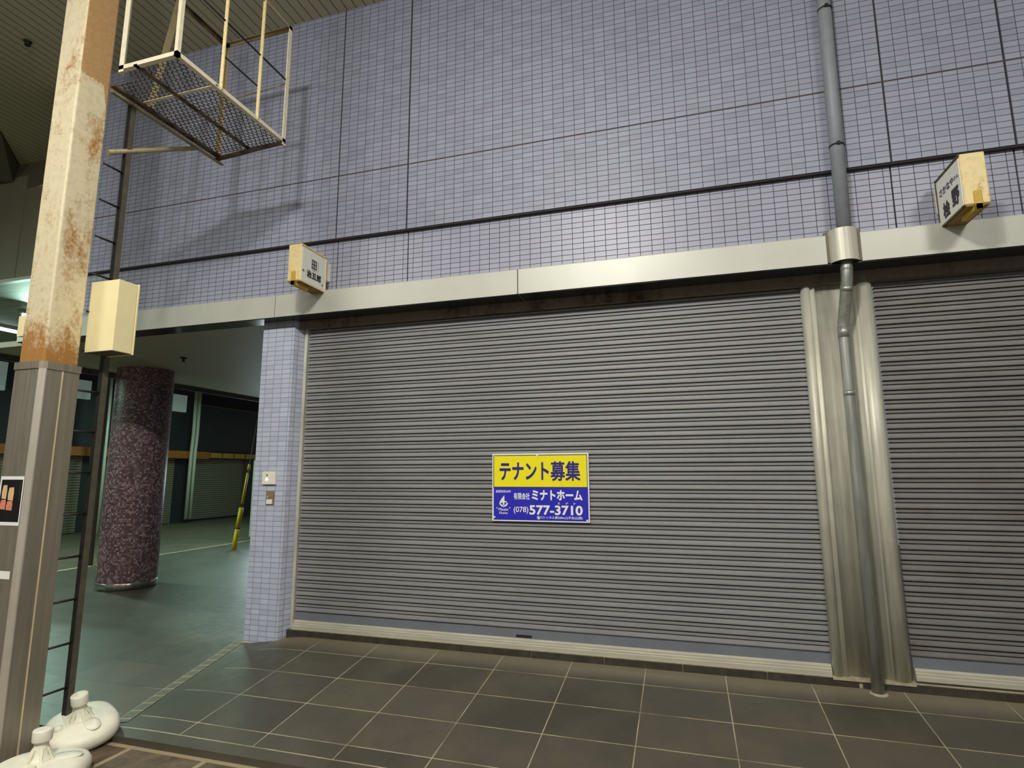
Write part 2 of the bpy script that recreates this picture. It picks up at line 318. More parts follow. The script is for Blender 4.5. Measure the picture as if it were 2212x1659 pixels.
# ------------------------------------------------------------------ geometry helpers
class MB:
    """collects shapes, then links them as one mesh object"""
    def __init__(s): s.bm = bmesh.new(); s.uv = None
    def quad(s, pts): return s.bm.faces.new([s.bm.verts.new(p) for p in pts])
    def box(s, a, b):
        x0, y0, z0 = a; x1, y1, z1 = b
        v = [s.bm.verts.new(p) for p in ((x0, y0, z0), (x1, y0, z0), (x1, y1, z0), (x0, y1, z0), (x0, y0, z1), (x1, y0, z1), (x1, y1, z1), (x0, y1, z1))]
        for f in ((3, 2, 1, 0), (4, 5, 6, 7), (0, 1, 5, 4), (1, 2, 6, 5), (2, 3, 7, 6), (3, 0, 4, 7)): s.bm.faces.new([v[i] for i in f])
        return s
    def bar(s, p, q, w, h=None, up=(0, 0, 1)):
        """rectangular bar from p to q"""
        p, q = Vector(p), Vector(q); d = (q - p).normalized(); h = h or w
        u = Vector(up)
        if abs(d.dot(u)) > 0.98: u = Vector((0, 1, 0))
        a = d.cross(u).normalized() * (w / 2); b = a.cross(d).normalized() * (h / 2)
        v = [s.bm.verts.new(c + x) for c in (p, q) for x in (-a - b, a - b, a + b, -a + b)]
        for f in ((3, 2, 1, 0), (4, 5, 6, 7), (0, 1, 5, 4), (1, 2, 6, 5), (2, 3, 7, 6), (3, 0, 4, 7)): s.bm.faces.new([v[i] for i in f])
        return s
    def angle(s, p, q, leg, th, da, db):
        """angle iron from p to q, legs running along da and db"""
        p, q, da, db = Vector(p), Vector(q), Vector(da), Vector(db)
        prof = [Vector(), da * leg, da * leg + db * th, da * th + db * th, da * th + db * leg, db * leg]
        A = [s.bm.verts.new(p + o) for o in prof]; B = [s.bm.verts.new(q + o) for o in prof]
        for i in range(6): s.bm.faces.new((A[i], A[(i + 1) % 6], B[(i + 1) % 6], B[i]))
        s.bm.faces.new(A[::-1]); s.bm.faces.new(B); return s
    def tube(s, pts, r, n=16, cap=True):
        pts = [Vector(p) for p in pts]; rings = []; a = None
        for i, p in enumerate(pts):
            d = ((pts[min(i + 1, len(pts) - 1)] - p).normalized() + (p - pts[max(i - 1, 0)]).normalized())
            d = d.normalized() if d.length > 1e-6 else Vector((0, 0, 1))
            if a is None:
                a = d.cross(Vector((0, 1, 0))) if abs(d.y) < 0.9 else d.cross(Vector((1, 0, 0)))
            a = (a - d * a.dot(d)).normalized(); b = d.cross(a)
            rr = r[i] if isinstance(r, (list, tuple)) else r
            rings.append([s.bm.verts.new(p + (a * math.cos(2 * PI * k / n) + b * math.sin(2 * PI * k / n)) * rr) for k in range(n)])
        for A, B in zip(rings, rings[1:]):
            for k in range(n):
                f = s.bm.faces.new((A[k], A[(k + 1) % n], B[(k + 1) % n], B[k])); f.smooth = True
        if cap: s.bm.faces.new(rings[0][::-1]); s.bm.faces.new(rings[-1])
        return s
    def lathe(s, prof, n=32, sx=1.0, sy=1.0, sup=2.0, cap=True, at=(0, 0, 0)):
        rings = []
        for r, z in prof:
            ring = []
            for k in range(n):
                a = 2 * PI * k / n; c, d = math.cos(a), math.sin(a)
                e = 2.0 / sup
                x = math.copysign(abs(c) ** e, c); y = math.copysign(abs(d) ** e, d)
                ring.append(s.bm.verts.new((at[0] + x * r * sx, at[1] + y * r * sy, at[2] + z)))
            rings.append(ring)
        for A, B in zip(rings, rings[1:]):
            for k in range(n):
                f = s.bm.faces.new((A[k], A[(k + 1) % n], B[(k + 1) % n], B[k])); f.smooth = True
        if cap: s.bm.faces.new(rings[0][::-1]); s.bm.faces.new(rings[-1])
        return s
    def extrude(s, prof, axis, a, b, cap=True, smooth=False):
        """closed profile of 2D points pushed along axis from a to b"""
        def P(u, v, t): return {'x': (t, u, v), 'y': (u, t, v), 'z': (u, v, t)}[axis]
        A = [s.bm.verts.new(P(u, v, a)) for u, v in prof]; B = [s.bm.verts.new(P(u, v, b)) for u, v in prof]
        n = len(prof)
        for i in range(n):
            f = s.bm.faces.new((A[i], A[(i + 1) % n], B[(i + 1) % n], B[i])); f.smooth = smooth
        if cap: s.bm.faces.new(A[::-1]); s.bm.faces.new(B)
        return s
    def bevel(s, w, seg=2):
        bmesh.ops.remove_doubles(s.bm, verts=s.bm.verts, dist=1e-5)
        es = [e for e in s.bm.edges if len(e.link_faces) == 2 and e.calc_face_angle(0) > 0.5]
        bmesh.ops.bevel(s.bm, geom=es, offset=w, segments=seg, affect='EDGES', profile=0.5, clamp_overlap=True)
        return s
    def mapuv(s, fn):
        uv = s.bm.loops.layers.uv.verify()
        for f in s.bm.faces:
            for l in f.loops: l[uv].uv = fn(l.vert.co, f)
        return s
    def build(s, name, m, parent=None, xf=None):
        if xf is not None: bmesh.ops.transform(s.bm, matrix=xf, verts=s.bm.verts)
        bmesh.ops.recalc_face_normals(s.bm, faces=s.bm.faces)
        me = bpy.data.meshes.new(name); s.bm.to_mesh(me); s.bm.free()
        me.materials.append(M[m] if isinstance(m, str) else m)
        o = bpy.data.objects.new(name, me); COL.objects.link(o)
        if parent: attach(o, parent)
        return o
def attach(o, parent):
    """parent a world-placed mesh to its thing: vertices move into the parent's frame"""
    root = Vector((0, 0, 0)); p = parent
    while p is not None: root += p.location; p = p.parent
    o.parent = parent
    o.data.transform(Matrix.Translation(-root))
    # keep object-space shading tied to the thing
def tag(o, label=None, cat=None, group=None, kind=None):
    for k, v in (('label', label), ('category', cat), ('group', group), ('kind', kind)):
        if v: o[k] = v
    return o
def thing(name, label, cat, loc, group=None):
    o = bpy.data.objects.new(name, None); COL.objects.link(o); o.location = loc
    return tag(o, label, cat, group)
def struct(o): o['kind'] = 'structure'; return o

def text_mesh(name, body, rect, plane, m, parent, bold=0.0, depth=0.001, shear=0.0):
    """lettering fitted into rect (a0,b0,a1,b1); plane(a,b,d) -> world point"""
    cu = bpy.data.curves.new(name, 'FONT'); cu.body = body; cu.size = 1.0; cu.shear = shear
    cu.resolution_u = 3; cu.fill_mode = 'FRONT'
    o = bpy.data.objects.new(name, cu); COL.objects.link(o)
    dg = bpy.context.evaluated_depsgraph_get(); dg.update()
    me = bpy.data.meshes.new_from_object(o.evaluated_get(dg), depsgraph=dg)
    bpy.data.objects.remove(o); bpy.data.curves.remove(cu)
    if bold > 0:
        bm = bmesh.new(); bm.from_mesh(me); src = list(bm.faces)
        for k in range(8):
            r = bmesh.ops.duplicate(bm, geom=src); an = k * PI / 4
            bmesh.ops.translate(bm, vec=(bold * math.cos(an), bold * math.sin(an), (k + 1) * 0.00012), verts=[e for e in r['geom'] if isinstance(e, bmesh.types.BMVert)])
        bm.to_mesh(me); bm.free()
    xs = [v.co.x for v in me.vertices]; ys = [v.co.y for v in me.vertices]
    x0, x1, y0, y1 = min(xs), max(xs), min(ys), max(ys)
    for v in me.vertices:
        a = rect[0] + (v.co.x - x0) / (x1 - x0) * (rect[2] - rect[0]); b = rect[1] + (v.co.y - y0) / (y1 - y0) * (rect[3] - rect[1])
        v.co = Vector(plane(a, b, depth + v.co.z))
    me.materials.clear(); me.materials.append(M[m])
    ob = bpy.data.objects.new(name, me); COL.objects.link(ob); attach(ob, parent); return ob

def smooth01(t): t = max(0.0, min(1.0, t)); return t * t * (3 - 2 * t)

# ================================================================== SETTING
YE = -1.59           # front edge of the tiled apron
ZS = -0.15           # arcade street level
def floor_z(x, y):
    zr = 0.067 + 0.118 * (min(y, 0.2) + 0.137)
    zl = 0.012 + 0.078 * (min(y, 0.076) - 0.076) if y < 0.076 else 0.012 * max(0, 1 - (y - 0.076) / 1.5)
    w = smooth01((x + 0.95) / 0.75)
    return zl * (1 - w) + zr * w
b = MB()
xs = [-7.1 + 0.3 * i for i in range(20)] + [-1.05 + 0.1 * i for i in range(11)] + [0.3 + 0.6 * i for i in range(15)]
ys = [YE, -1.485, -1.2, -0.9, -0.6, -0.3, -0.137, 0.0, 0.076, 0.2, 0.5, 1.0, 1.6, 2.4, 3.5, 5.0, 7.0, 9.5]
gr = [[b.bm.verts.new((x, y, floor_z(x, y))) for y in ys] for x in xs]
for i in range(len(xs) - 1):
    for j in range(len(ys) - 1):
        b.bm.faces.new((gr[i][j], gr[i + 1][j], gr[i + 1][j + 1], gr[i][j + 1])).smooth = True
for i in range(len(xs) - 1):      # riser down to the street
    b.quad(((xs[i], YE, ZS - 0.02), (xs[i + 1], YE, ZS - 0.02), (xs[i + 1], YE, floor_z(xs[i + 1], YE)), (xs[i], YE, floor_z(xs[i], YE))))
b.mapuv(lambda c, f: (c.x, c.y))
struct(b.build('floor', 'floor'))
b = MB(); b.quad(((-14, -12, ZS), (12, -12, ZS), (12, YE + 0.01, ZS), (-14, YE + 0.01, ZS))); b.mapuv(lambda c, f: (c.x + 0.28, c.y - YE + 0.02))
struct(b.build('street', 'pavers'))
b = MB(); b.quad(((-13.3, -3, 0.0), (-7.1, -3, 0.0), (-7.1, 20, 0.0), (-13.3, 20, 0.0)))
struct(b.build('street_side', 'street_brown'))
b = MB(); b.box((-7.16, YE, -0.1), (-7.06, 20, 0.006))
struct(b.build('kerb_side', 'mortar'))
# strip of little tiles running out from the pillar foot
b = MB(); P0, P1 = Vector((-0.955, 0.10)), Vector((-0.60, -1.44)); N = 28
d = (P1 - P0).normalized(); nrm = Vector((-d.y, d.x)) * 0.049; L = (P1 - P0).length
for i in range(N):
    a, c = P0 + d * L * i / N, P0 + d * L * (i + 1) / N
    pts = [a - nrm, c - nrm, c + nrm, a + nrm]
    b.quad([(p.x, p.y, floor_z(p.x, p.y) + 0.004) for p in pts])
b.mapuv(lambda c, f: ((Vector((c.x, c.y)) - P0).dot(nrm.normalized()) + 0.049, (Vector((c.x, c.y)) - P0).dot(d)))
struct(b.build('trim_1', 'ticks'))

# upper tiled wall: panels with open joints, backed by dark sealant
XL, XR, ZC = -4.4, 10.0, 6.725
J = [(-4.4, -0.005), (0.005, 0.803), (0.815, 5.020), (5.030, 5.834), (5.846, 10.0)]
b = MB(); rects = []
for x0, x1 in J:
    for z0, z1, k0 in ((4.066, 4.753, 0), (4.765, ZC, 0)):
        n = len(b.bm.faces)
        b.box((x0, 0, z0), (x1, 0.04, z1)); rects.append((x0, x1, z0))
uv = b.bm.loops.layers.uv.verify(); b.bm.faces.ensure_lookup_table()
for i, (x0, x1, z0) in enumerate(rects):
    w = x1 - x0; nt = max(1, round(w / 0.1)); su = nt * 0.1 / w if x0 > -4 and x1 < 9 else 1.0
    for f in list(b.bm.faces)[i * 6:i * 6 + 6]:
        for l in f.loops:
            c = l.vert.co
            u = (c.x - x0) * su if x0 > -4 else (c.x - x1)
            l[uv].uv = (u + c.y, c.z - z0 + i * 5.0)
struct(b.build('wall_front', 'tile'))
b = MB(); b.box((XL, 0.006, 4.052), (XR, 0.3, ZC)); struct(b.build('wall_backing', 'joint'))  # backs the joints; its black bottom face paints in shade under the overhang
b = MB(); b.box((XL, 0.001, 4.7525), (XR, 0.013, 4.7655)); struct(b.build('trim_2', 'joint_brown'))
# lower band of tiles, set back, with its joints
b = MB(); rects = []
for x0, x1 in ((-4.4, -0.006), (0.006, 0.803), (0.815, 5.020), (5.032, 5.834), (5.846, 10.0)):
    b.box((x0, 0.047, 3.40), (x1, 0.08, 4.06)); rects.append((x0, x1))
uv = b.bm.loops.layers.uv.verify(); fl = list(b.bm.faces)
for i, (x0, x1) in enumerate(rects):
    w = x1 - x0; su = round(w / 0.1) * 0.1 / w if x0 > -4 and x1 < 9 else 1.0
    for f in fl[i * 6:i * 6 + 6]:
        for l in f.loops:
            c = l.vert.co; u = (c.x - x0) * su if x0 > -4 else (c.x - x1)
            l[uv].uv = (u + c.y, c.z - 4.02 + 1.0)
struct(b.build('wall_front_lower', 'tile_low'))
b = MB(); b.box((XL, 0.058, 3.40), (XR, 0.3, 4.05)); struct(b.build('wall_lower_backing', 'joint'))
# ceilings
b = MB(); poly = [(-4.4, 0.02), (10, 0.02), (10, -12), (-14, -12), (-14, -3.0), (-6.2, 0.46), (-6.98, 1.22), (-7.0, 1.45), (-4.4, 1.45)]
b.bm.faces.new([b.bm.verts.new((x, y, ZC)) for x, y in poly][::-1]); struct(b.build('ceiling', 'ceil'))
b = MB(); b.box((-5.4, 0.13, 3.27), (-0.5, 9.5, 3.34)); struct(b.build('ceiling_passage', 'ceil_pass'))
b = MB(); b.box((-5.46, 0.13, 3.19), (-5.4, 9.5, 3.35)); struct(b.build('trim_3', 'ladder_side'))
b = MB(); b.box((-13.3, 1.25, 4.75), (-5.4, 20, 4.82)); struct(b.build('ceiling_street', 'ceil_street'))
b = MB(); b.box((-5.5, 1.3, 3.3), (-5.42, 20, 4.8)); struct(b.build('wall_over_passage', 'dark'))
# fascia over the side street, its light bottom strip and the sloping cove above it
b = MB(); b.box((-14, 1.2, 4.72), (-6.72, 1.26, 6.5)); b.box((-6.70, 1.2, 4.72), (-4.42, 1.26, 6.26)); struct(b.build('wall_fascia', 'fascia'))
b = MB(); b.box((-14, 1.17, 4.68), (-4.42, 1.26, 4.73)); struct(b.build('trim_4', 'alu'))
b = MB()
top = [(-14, -3.0, ZC), (-6.2, 0.46, ZC), (-6.98, 1.22, ZC), (-5.6, 1.22, ZC)]
bot = [(-14, 1.2, 6.9), (-7.05, 1.2, 6.42), (-6.62, 1.2, 6.25), (-5.6, 1.2, 6.33)]
for i in range(3): b.quad((top[i], top[i + 1], bot[i + 1], bot[i]))
struct(b.build('ceiling_cove', 'cove'))
b = MB(); b.tube([(-14, -3.0, ZC - 0.004), (-6.2, 0.46, ZC - 0.004), (-6.98, 1.21, ZC - 0.004), (-7.02, 1.45, ZC - 0.004)], 0.014, 6); struct(b.build('trim_5', 'ladder'))
# building side and shop interiors closed off
b = MB(); b.box((-4.4, 0.05, 3.3), (-4.34, 9.5, ZC)); struct(b.build('wall_left', 'dark'))
b = MB(); b.box((-0.56, 0.2, 0.0), (-0.5, 9.5, 3.3)); struct(b.build('wall_passage', 'tile_pillar'))
# row of shops across the side street
b = MB(); b.box((-13.5, -3, 0), (-13.3, 20, 5.0)); struct(b.build('wall_far', 'dark_panel'))
b = MB(); b.box((-14, -12, ZS), (-13.8, -3, ZC)); struct(b.build('wall_street_end', 'dark'))

# metal beam casing in lengths, with sealant joints
prof = [(-0.08, 3.256), (-0.08, 3.484), (-0.068, 3.494), (0.046, 3.535), (0.14, 3.535), (0.14, 3.256)]
for k, (x0, x1) in enumerate(((-4.39, -0.641), (-0.633, 1.977), (1.989, 4.495), (4.735, 9.0))):
    b = MB(); b.extrude(prof, 'x', x0, x1); struct(b.build('trim_%d' % (6 + k), 'alu'))
b = MB()
sp = [(u + (0.004 if u < 0 else 0), v) for u, v in prof]
for x0, x1 in ((-0.641, -0.633), (1.977, 1.989)): b.extrude(sp, 'x', x0, x1)
b.box((4.49, -0.065, 3.27), (4.74, 0.06, 3.52))
struct(b.build('trim_10', 'sealant'))
for k, (x0, x1) in enumerate(((-4.39, 1.977), (1.995, 9.0))):
    b = MB(); b.box((x0, -0.070, 3.249), (x1, 0.139, 3.2565)); struct(b.build('trim_%d' % (11 + k), 'soffit'))
# lintel over the shutters
b = MB(); b.box((-0.5, 0.135, 3.165), (9.0, 0.34, 3.262)); struct(b.build('lintel', 'lintel'))
# stone kerb under the shutters
def kerb(x0, x1):
    b = MB()
    n = max(1, round((x1 - x0) / 0.6)); w = (x1 - x0) / n
    for i in range(n): b.box((x0 + i * w + 0.003, 0.135, 0.03), (x0 + (i + 1) * w - 0.003, 0.5, 0.153))
    return b
b = kerb(-0.45, 4.5)
struct(b.build('kerb', 'kerb'))
struct(kerb(4.52, 9.0).build('kerb_right', 'kerb'))
b = MB(); b.box((-0.44, 0.145, 0.04), (9.0, 0.49, 0.150)); b.box((-0.42, 0.150, 0.150), (9.0, 0.49, 0.158)); struct(b.build('trim_13', 'mortar'))

# ================================================================== THINGS
# ---- tiled pillar
t = thing('tiled_pillar', 'square pillar of small lavender tiles left of the wide shutter', 'pillar', (-0.70, 0.14, 0.0))
b = MB()
poly = [(-0.893, 0.076), (-0.502, 0.076), (-0.459, 0.21), (-0.893, 0.21)]
b.extrude(poly, 'z', -0.03, 3.26)
def puv(c, f):
    n = f.normal
    return (c.x + 0.893 + 0.035 if abs(n.y) > 0.8 else c.y - 0.076 + 0.05, c.z - 3.185 + 4.0)
b.bm.normal_update(); b.mapuv(puv); b.build('shaft', 'tile_pillar', t)
b = MB(); b.box((-0.91, 0.062, -0.03), (-0.78, 0.1, 0.022)); b.build('mortar_foot', 'mortar', t)

# ---- roller shutters
def curtain(name, x0, x1, z0, z1, m, parent):
    p = 0.075; prof = []
    base = [(0.000, .024), (0.0105, .024), (0.0115, -.004), (0.022, -.004), (0.036, -.001), (0.046, .001), (0.0470, .018), (0.0545, .018), (0.0555, -.001), (0.0735, -.001)]
    z = z0
    while z < z1 - 0.01:
        for dz, dy in base:
            if z + dz < z1: prof.append((0.2 + dy, z + dz))
        z += p
    b = MB()
    A = [b.bm.verts.new((x0, y, z)) for y, z in prof]; B = [b.bm.verts.new((x1, y, z)) for y, z in prof]
    for i in range(len(prof) - 1): b.bm.faces.new((A[i], B[i], B[i + 1], A[i + 1]))
    return b.build(name, m, parent)
def shutter(x0, x1, label, zr, m, slot=None):
    t = thing('roller_shutter', label, 'shutter', ((x0 + x1) / 2, 0.2, 0.158))
    curtain('slat_curtain', x0, x1, zr + 0.150, 3.24, m, t)
    b = MB(); b.box((x0, 0.190, zr + 0.078), (x1, 0.205, zr + 0.150)); b.build('bottom_panel', 'slate_panel', t)
    b = MB()
    b.extrude([(0.158, zr), (0.158, zr + 0.03), (0.164, zr + 0.034), (0.164, zr + 0.048), (0.172, zr + 0.052), (0.172, zr + 0.066), (0.186, zr + 0.078), (0.215, zr + 0.078), (0.215, zr)], 'x', x0 + 0.006, x1 - 0.012)
    b.build('bottom_rail', 'silver', t)
    if slot:
        b = MB(); b.box((slot[0], 0.186, slot[1]), (slot[0] + 0.14, 0.1905, slot[1] + 0.022)); b.bevel(0.004, 2); b.build('pull_slot', 'ink', t)
    return t
t = shutter(-0.405, 4.345, 'wide grey closed roller shutter carrying the yellow and blue board', 0.158, 'shutter', (1.876, 0.244))
b = MB(); b.box((-0.455, 0.190, 0.153), (-0.432, 0.24, 3.2)); b.box((-0.432, 0.182, 0.153), (-0.414, 0.24, 3.2)); b.build('guide_rail', 'stainless', t)
t = shutter(4.868, 9.0, 'brown-stained roller shutter right of the steel column, its bottom rail raised off the sill', 0.176, 'shutter2')

# ---- stainless column casing between the shutters
t = thing('steel_column', 'stainless steel column casing with rounded edges between the two shutters', 'column', (4.6, 0.2, 0.153))
prof = [(4.335, .26), (4.335, .180), (4.339, .160), (4.350, .144), (4.366, .136), (4.384, .137), (4.397, .146), (4.404, .160), (4.410, .164), (4.418, .156), (4.428, .152), (4.438, .157), (4.444, .170), (4.446, .182),
        (4.714, .182), (4.717, .168), (4.726, .162), (4.733, .166), (4.738, .158), (4.752, .142), (4.774, .134), (4.800, .134), (4.824, .142), (4.842, .158), (4.850, .180), (4.850, .26)]
b = MB(); b.extrude(prof, 'z', 0.150, 3.25)
for f in b.bm.faces:
    if abs(f.normal.z) < 0.5: f.smooth = True
o = b.build('casing', 'stainless', t)
b = MB(); b.box((4.33, 0.128, 0.145), (4.86, 0.26, 0.163)); b.build('mortar_bed', 'mortar', t)

# ---- rainwater pipe
t = thing('drainpipe', 'round rain downpipe running down the tiled wall and the steel column', 'pipe', (4.62, 0.09, 0.08))
b = MB(); b.tube([(4.651, -0.072, ZC), (4.640, -0.072, 4.9), (4.632, -0.072, 3.44)], 0.052, 24); b.build('upper_pipe', 'pipe_paint', t)
for z, x in ((5.445, 4.646), (4.225, 4.637)):
    b = MB(); b.tube([(x, -0.072, z - 0.007), (x, -0.072, z + 0.007)], 0.056, 24); b.box((x - 0.012, -0.14, z - 0.012), (x + 0.012, -0.118, z + 0.012)); b.box((x - 0.02, -0.03, z - 0.008), (x + 0.02, 0.0, z + 0.008)); b.build('pipe_clamp', 'ladder', t)
b = MB(); n = 20; prof = []
for k in range(n + 1):
    a = PI * k / n; prof.append((4.62 - 0.104 * math.cos(a), -0.04 - 0.104 * math.sin(a)))
inner = [(4.62 + (x - 4.62) * 0.96, -0.04 + (y + 0.04) * 0.96) for x, y in prof][::-1]
b.extrude([(4.516, 0.045)] + prof + [(4.724, 0.045), (4.72, 0.045)] + inner + [(4.52, 0.045)], 'z', 3.262, 3.522, smooth=False)
b.build('sleeve', 'stainless', t)
pts = [(4.630, -0.050, 3.46), (4.628, -0.050, 3.20), (4.626, -0.040, 3.13), (4.622, -0.014, 3.06), (4.610, 0.075, 2.86), (4.606, 0.094, 2.80), (4.604, 0.096, 2.74), (4.604, 0.096, 1.5), (4.606, 0.090, 0.085)]
b = MB(); b.tube(pts, 0.0425, 24); b.build('lower_pipe', 'galv', t)
for p, q in (((4.628, -0.050, 3.215), (4.628, -0.050, 3.20)), ((4.6235, -0.024, 3.085), (4.6215, -0.010, 3.052)), ((4.604, 0.096, 2.79), (4.604, 0.096, 2.70)), ((4.604, 0.096, 2.28), (4.604, 0.096, 2.24))):
    b = MB(); b.tube([p, q], 0.0445, 24); b.build('pipe_joint', 'galv', t)
b = MB(); b.lathe([(0.062, 0.075), (0.062, 0.092), (0.05, 0.098)], 24, at=(4.606, 0.090, 0)); b.build('mortar_ring', 'mortar', t)

# ---- projecting shop signs
def shop_sign(side, xw, y0, y1, z0, z1, th, label):
    """side +1: the readable face looks to +X; box stands off the wall on a bracket"""
    t = thing('projecting_sign', label, 'sign', (xw, 0.04, (z0 + z1) / 2))
    xo = xw - side * th
    lo, hi = min(xw, xo), max(xw, xo)
    b = MB(); b.box((lo, y0, z0 + 0.012), (hi, y1, z1)); b.bevel(0.006, 1); b.build('cabinet', 'sign_edge', t)
    b = MB(); b.box((lo + 0.006, y0 + 0.008, z0 + 0.002), (hi - 0.006, y1 - 0.004, z0 + 0.0125)); b.build('underside', 'sign_under', t)
    for f in (xw, xo):
        s = side if f == xw else -side
        a, c = sorted((f + s * 0.0005, f + s * 0.005))
        b = MB(); b.box((a, y0 + 0.014, z0 + 0.02), (c, y1 - 0.012, z1 - 0.026)); b.build('face_panel', 'acrylic', t)
    # frame lips round the readable face
    for (ya, za, yb, zb) in ((y0, z1 - 0.016, y1, z1 - 0.004), (y0, z0 + 0.004, y1, z0 + 0.016), (y1 - 0.012, z0, y1, z1)):
        a, c = sorted((xw, xw + side * 0.009)); b = MB(); b.box((a, ya, za), (c, yb, zb)); b.build('frame', 'sign_edge' if side > 0 else 'cage_dark', t)
    cx = (xw + xo) / 2
    b = MB(); b.box((cx - 0.022, y0 - 0.012, z0 - 0.03), (cx + 0.022, y0 + 0.20, z0 + 0.012)); b.box((cx - 0.022, y0 - 0.012, z0 - 0.03), (cx + 0.022, y0 + 0.004, z0 + 0.105)); b.bevel(0.003, 1); b.build('bottom_channel', 'sign_yellow', t)
    b = MB(); m = xw - side * 0.012; a, c = sorted((m, xo + side * 0.03)); b.box((a, y1 - 0.005, z0 + 0.15), (c, 0.0475, z0 + 0.345)); b.bevel(0.012, 3); b.build('wall_bracket', 'plastic', t)
    return t
xw = -0.059
t = shop_sign(+1, xw, -0.454, -0.062, 3.462, 3.842, 0.146, 'projecting white shop sign with a grey square crest at the left end of the beam')
pl = lambda a, c, d: (xw + 0.0052 + d, a, c)
y0, y1, z0, z1 = -0.454, -0.062, 3.462, 3.842
def yz(u, v): return (y0 + u * (y1 - y0), z1 - v * (z1 - z0))
def rect(u0, v0, u1, v1): a = yz(u0, v1); c = yz(u1, v0); return (a[0], a[1], c[0], c[1])
text_mesh('lettering', '治五郎', rect(0.22, 0.60, 0.80, 0.80), pl, 'ink', t, 0.045)
text_mesh('lettering', '鮨・', rect(0.05, 0.655, 0.16, 0.715), pl, 'ink_grey', t, 0.01)
text_mesh('lettering', '本店', rect(0.83, 0.80, 0.885, 0.86), pl, 'ink_grey', t, 0.01)
b = MB()
def cell(u0, v0, u1, v1):
    a = yz(u0, v1); c = yz(u1, v0); b.box((xw + 0.005, a[0], a[1]), (xw + 0.0065, c[0], c[1]))
g0, g1, h0, h1, w = 0.40, 0.60, 0.28, 0.52, 0.032
for q in (g0, (g0 + g1) / 2 - w / 2, g1 - w): cell(q, h0, q + w, h1)
for q in (h0, (h0 + h1) / 2 - w * 0.55, h1 - w * 1.1): cell(g0, q, g1, q + w * 1.1)
for cu, cv in ((g0 + 0.05, h0 + 0.055), (g1 - 0.07, h0 + 0.055), (g0 + 0.05, h1 - 0.085), (g1 - 0.07, h1 - 0.085)): cell(cu, cv, cu + 0.02, cv + 0.03)
b.build('crest', 'ink_grey', t)
b = MB(); cell(0.42, 0.555, 0.58, 0.565); cell(0.655, 0.27, 0.662, 0.56); b.build('rule_line', 'ink_grey', t)

xr = 5.283
t = shop_sign(-1, xr, -0.432, -0.042, 3.452, 3.840, 0.148, 'rust-edged projecting shop sign with black brush lettering right of the drainpipe')
y0, y1, z0, z1 = -0.432, -0.042, 3.452, 3.840
pl = lambda a, c, d: (xr - 0.0052 - d, a, c)
def rectr(u0, v0, u1, v1):   # u runs from the wall end outwards
    return (y1 - u0 * (y1 - y0), z1 - v1 * (z1 - z0), y1 - u1 * (y1 - y0), z1 - v0 * (z1 - z0))
text_mesh('lettering', 'さかなや', rectr(0.13, 0.27, 0.72, 0.42), pl, 'ink_navy', t, 0.02)
text_mesh('lettering', 'さん', rectr(0.74, 0.30, 0.92, 0.38), pl, 'ink_navy', t, 0.01)
text_mesh('lettering', '桧', rectr(0.20, 0.58, 0.48, 0.90), pl, 'ink', t, 0.045)
text_mesh('lettering', '野', rectr(0.58, 0.50, 0.88, 0.84), pl, 'ink', t, 0.045)

# ---- tenant board on the shutter
BX0, BX1, BZ0, BZ1, BY = 1.658, 2.549, 1.228, 1.830, 0.172
t = thing('tenant_board', 'yellow and blue letting board with phone number hung on the grey shutter', 'sign', ((BX0 + BX1) / 2, BY, BZ0))
b = MB(); b.box((BX0, BY, BZ0), (BX1, BY + 0.018, BZ1)); b.bevel(0.003, 1); b.build('board', 'white', t)
W_, H_ = BX1 - BX0, BZ1 - BZ0
def br(u0, v0, u1, v1):    # crop pixels -> board rectangle
    fx = lambda u: BX0 + (u - 256) / (1908 - 256) * W_
    fz = lambda v: BZ1 - (v - 240) / (1390 - 240) * H_
    return (fx(u0), fz(v1), fx(u1), fz(v0))
def patch(name, m, r, d):
    b = MB(); b.box((r[0], BY - d, r[1]), (r[2], BY + 0.001, r[3])); return b.build(name, m, t)
patch('border_line', 'ink', br(278, 262, 1884, 822), 0.0006)
patch('yellow_panel', 'yellow', br(290, 276, 1874, 806), 0.0012)
patch('blue_panel', 'blue', br(284, 816, 1888, 1366), 0.0012)
pb = lambda a, c, d: (a, BY - 0.0012 - d, c)
text_mesh('lettering', 'テナント', br(388, 388, 1245, 695), pb, 'navy', t, 0.030)
text_mesh('lettering', '募集', br(1272, 372, 1768, 708), pb, 'navy', t, 0.022)
text_mesh('lettering', '創業昭和38年', br(322, 862, 592, 908), pb, 'white', t, 0.008)
text_mesh('lettering', '有限会社', br(638, 905, 916, 1022), pb, 'white', t, 0.02)
text_mesh('lettering', 'ミナトホーム', br(952, 858, 1796, 1030), pb, 'white', t, 0.042)
text_mesh('lettering', 'ミ', br(1386, 1062, 1424, 1098), pb, 'white', t, 0.02)
text_mesh('lettering', 'ナ', br(1512, 1062, 1562, 1098), pb, 'white', t, 0.02)
text_mesh('lettering', 'ト', br(1650, 1062, 1686, 1100), pb, 'white', t, 0.02)
text_mesh('lettering', '(078)', br(636, 1140, 890, 1262), pb, 'white', t, 0.012)
text_mesh('lettering', '577-3710', br(906, 1112, 1796, 1272), pb, 'white', t, 0.030)
text_mesh('lettering', '湊川トンネル東200m山手台(山側)', br(1030, 1290, 1790, 1344), pb, 'white', t, 0.01)
text_mesh('lettering', 'Minato', br(372, 1166, 542, 1212), pb, 'white', t, 0.006)
text_mesh('lettering', 'Home', br(385, 1226, 530, 1270), pb, 'white', t, 0.006)
text_mesh('lettering', '“', br(332, 1152, 356, 1176), pb, 'white', t, 0.006)
text_mesh('lettering', '”', br(556, 1152, 580, 1176), pb, 'white', t, 0.006)
b = MB()     # sail-boat emblem
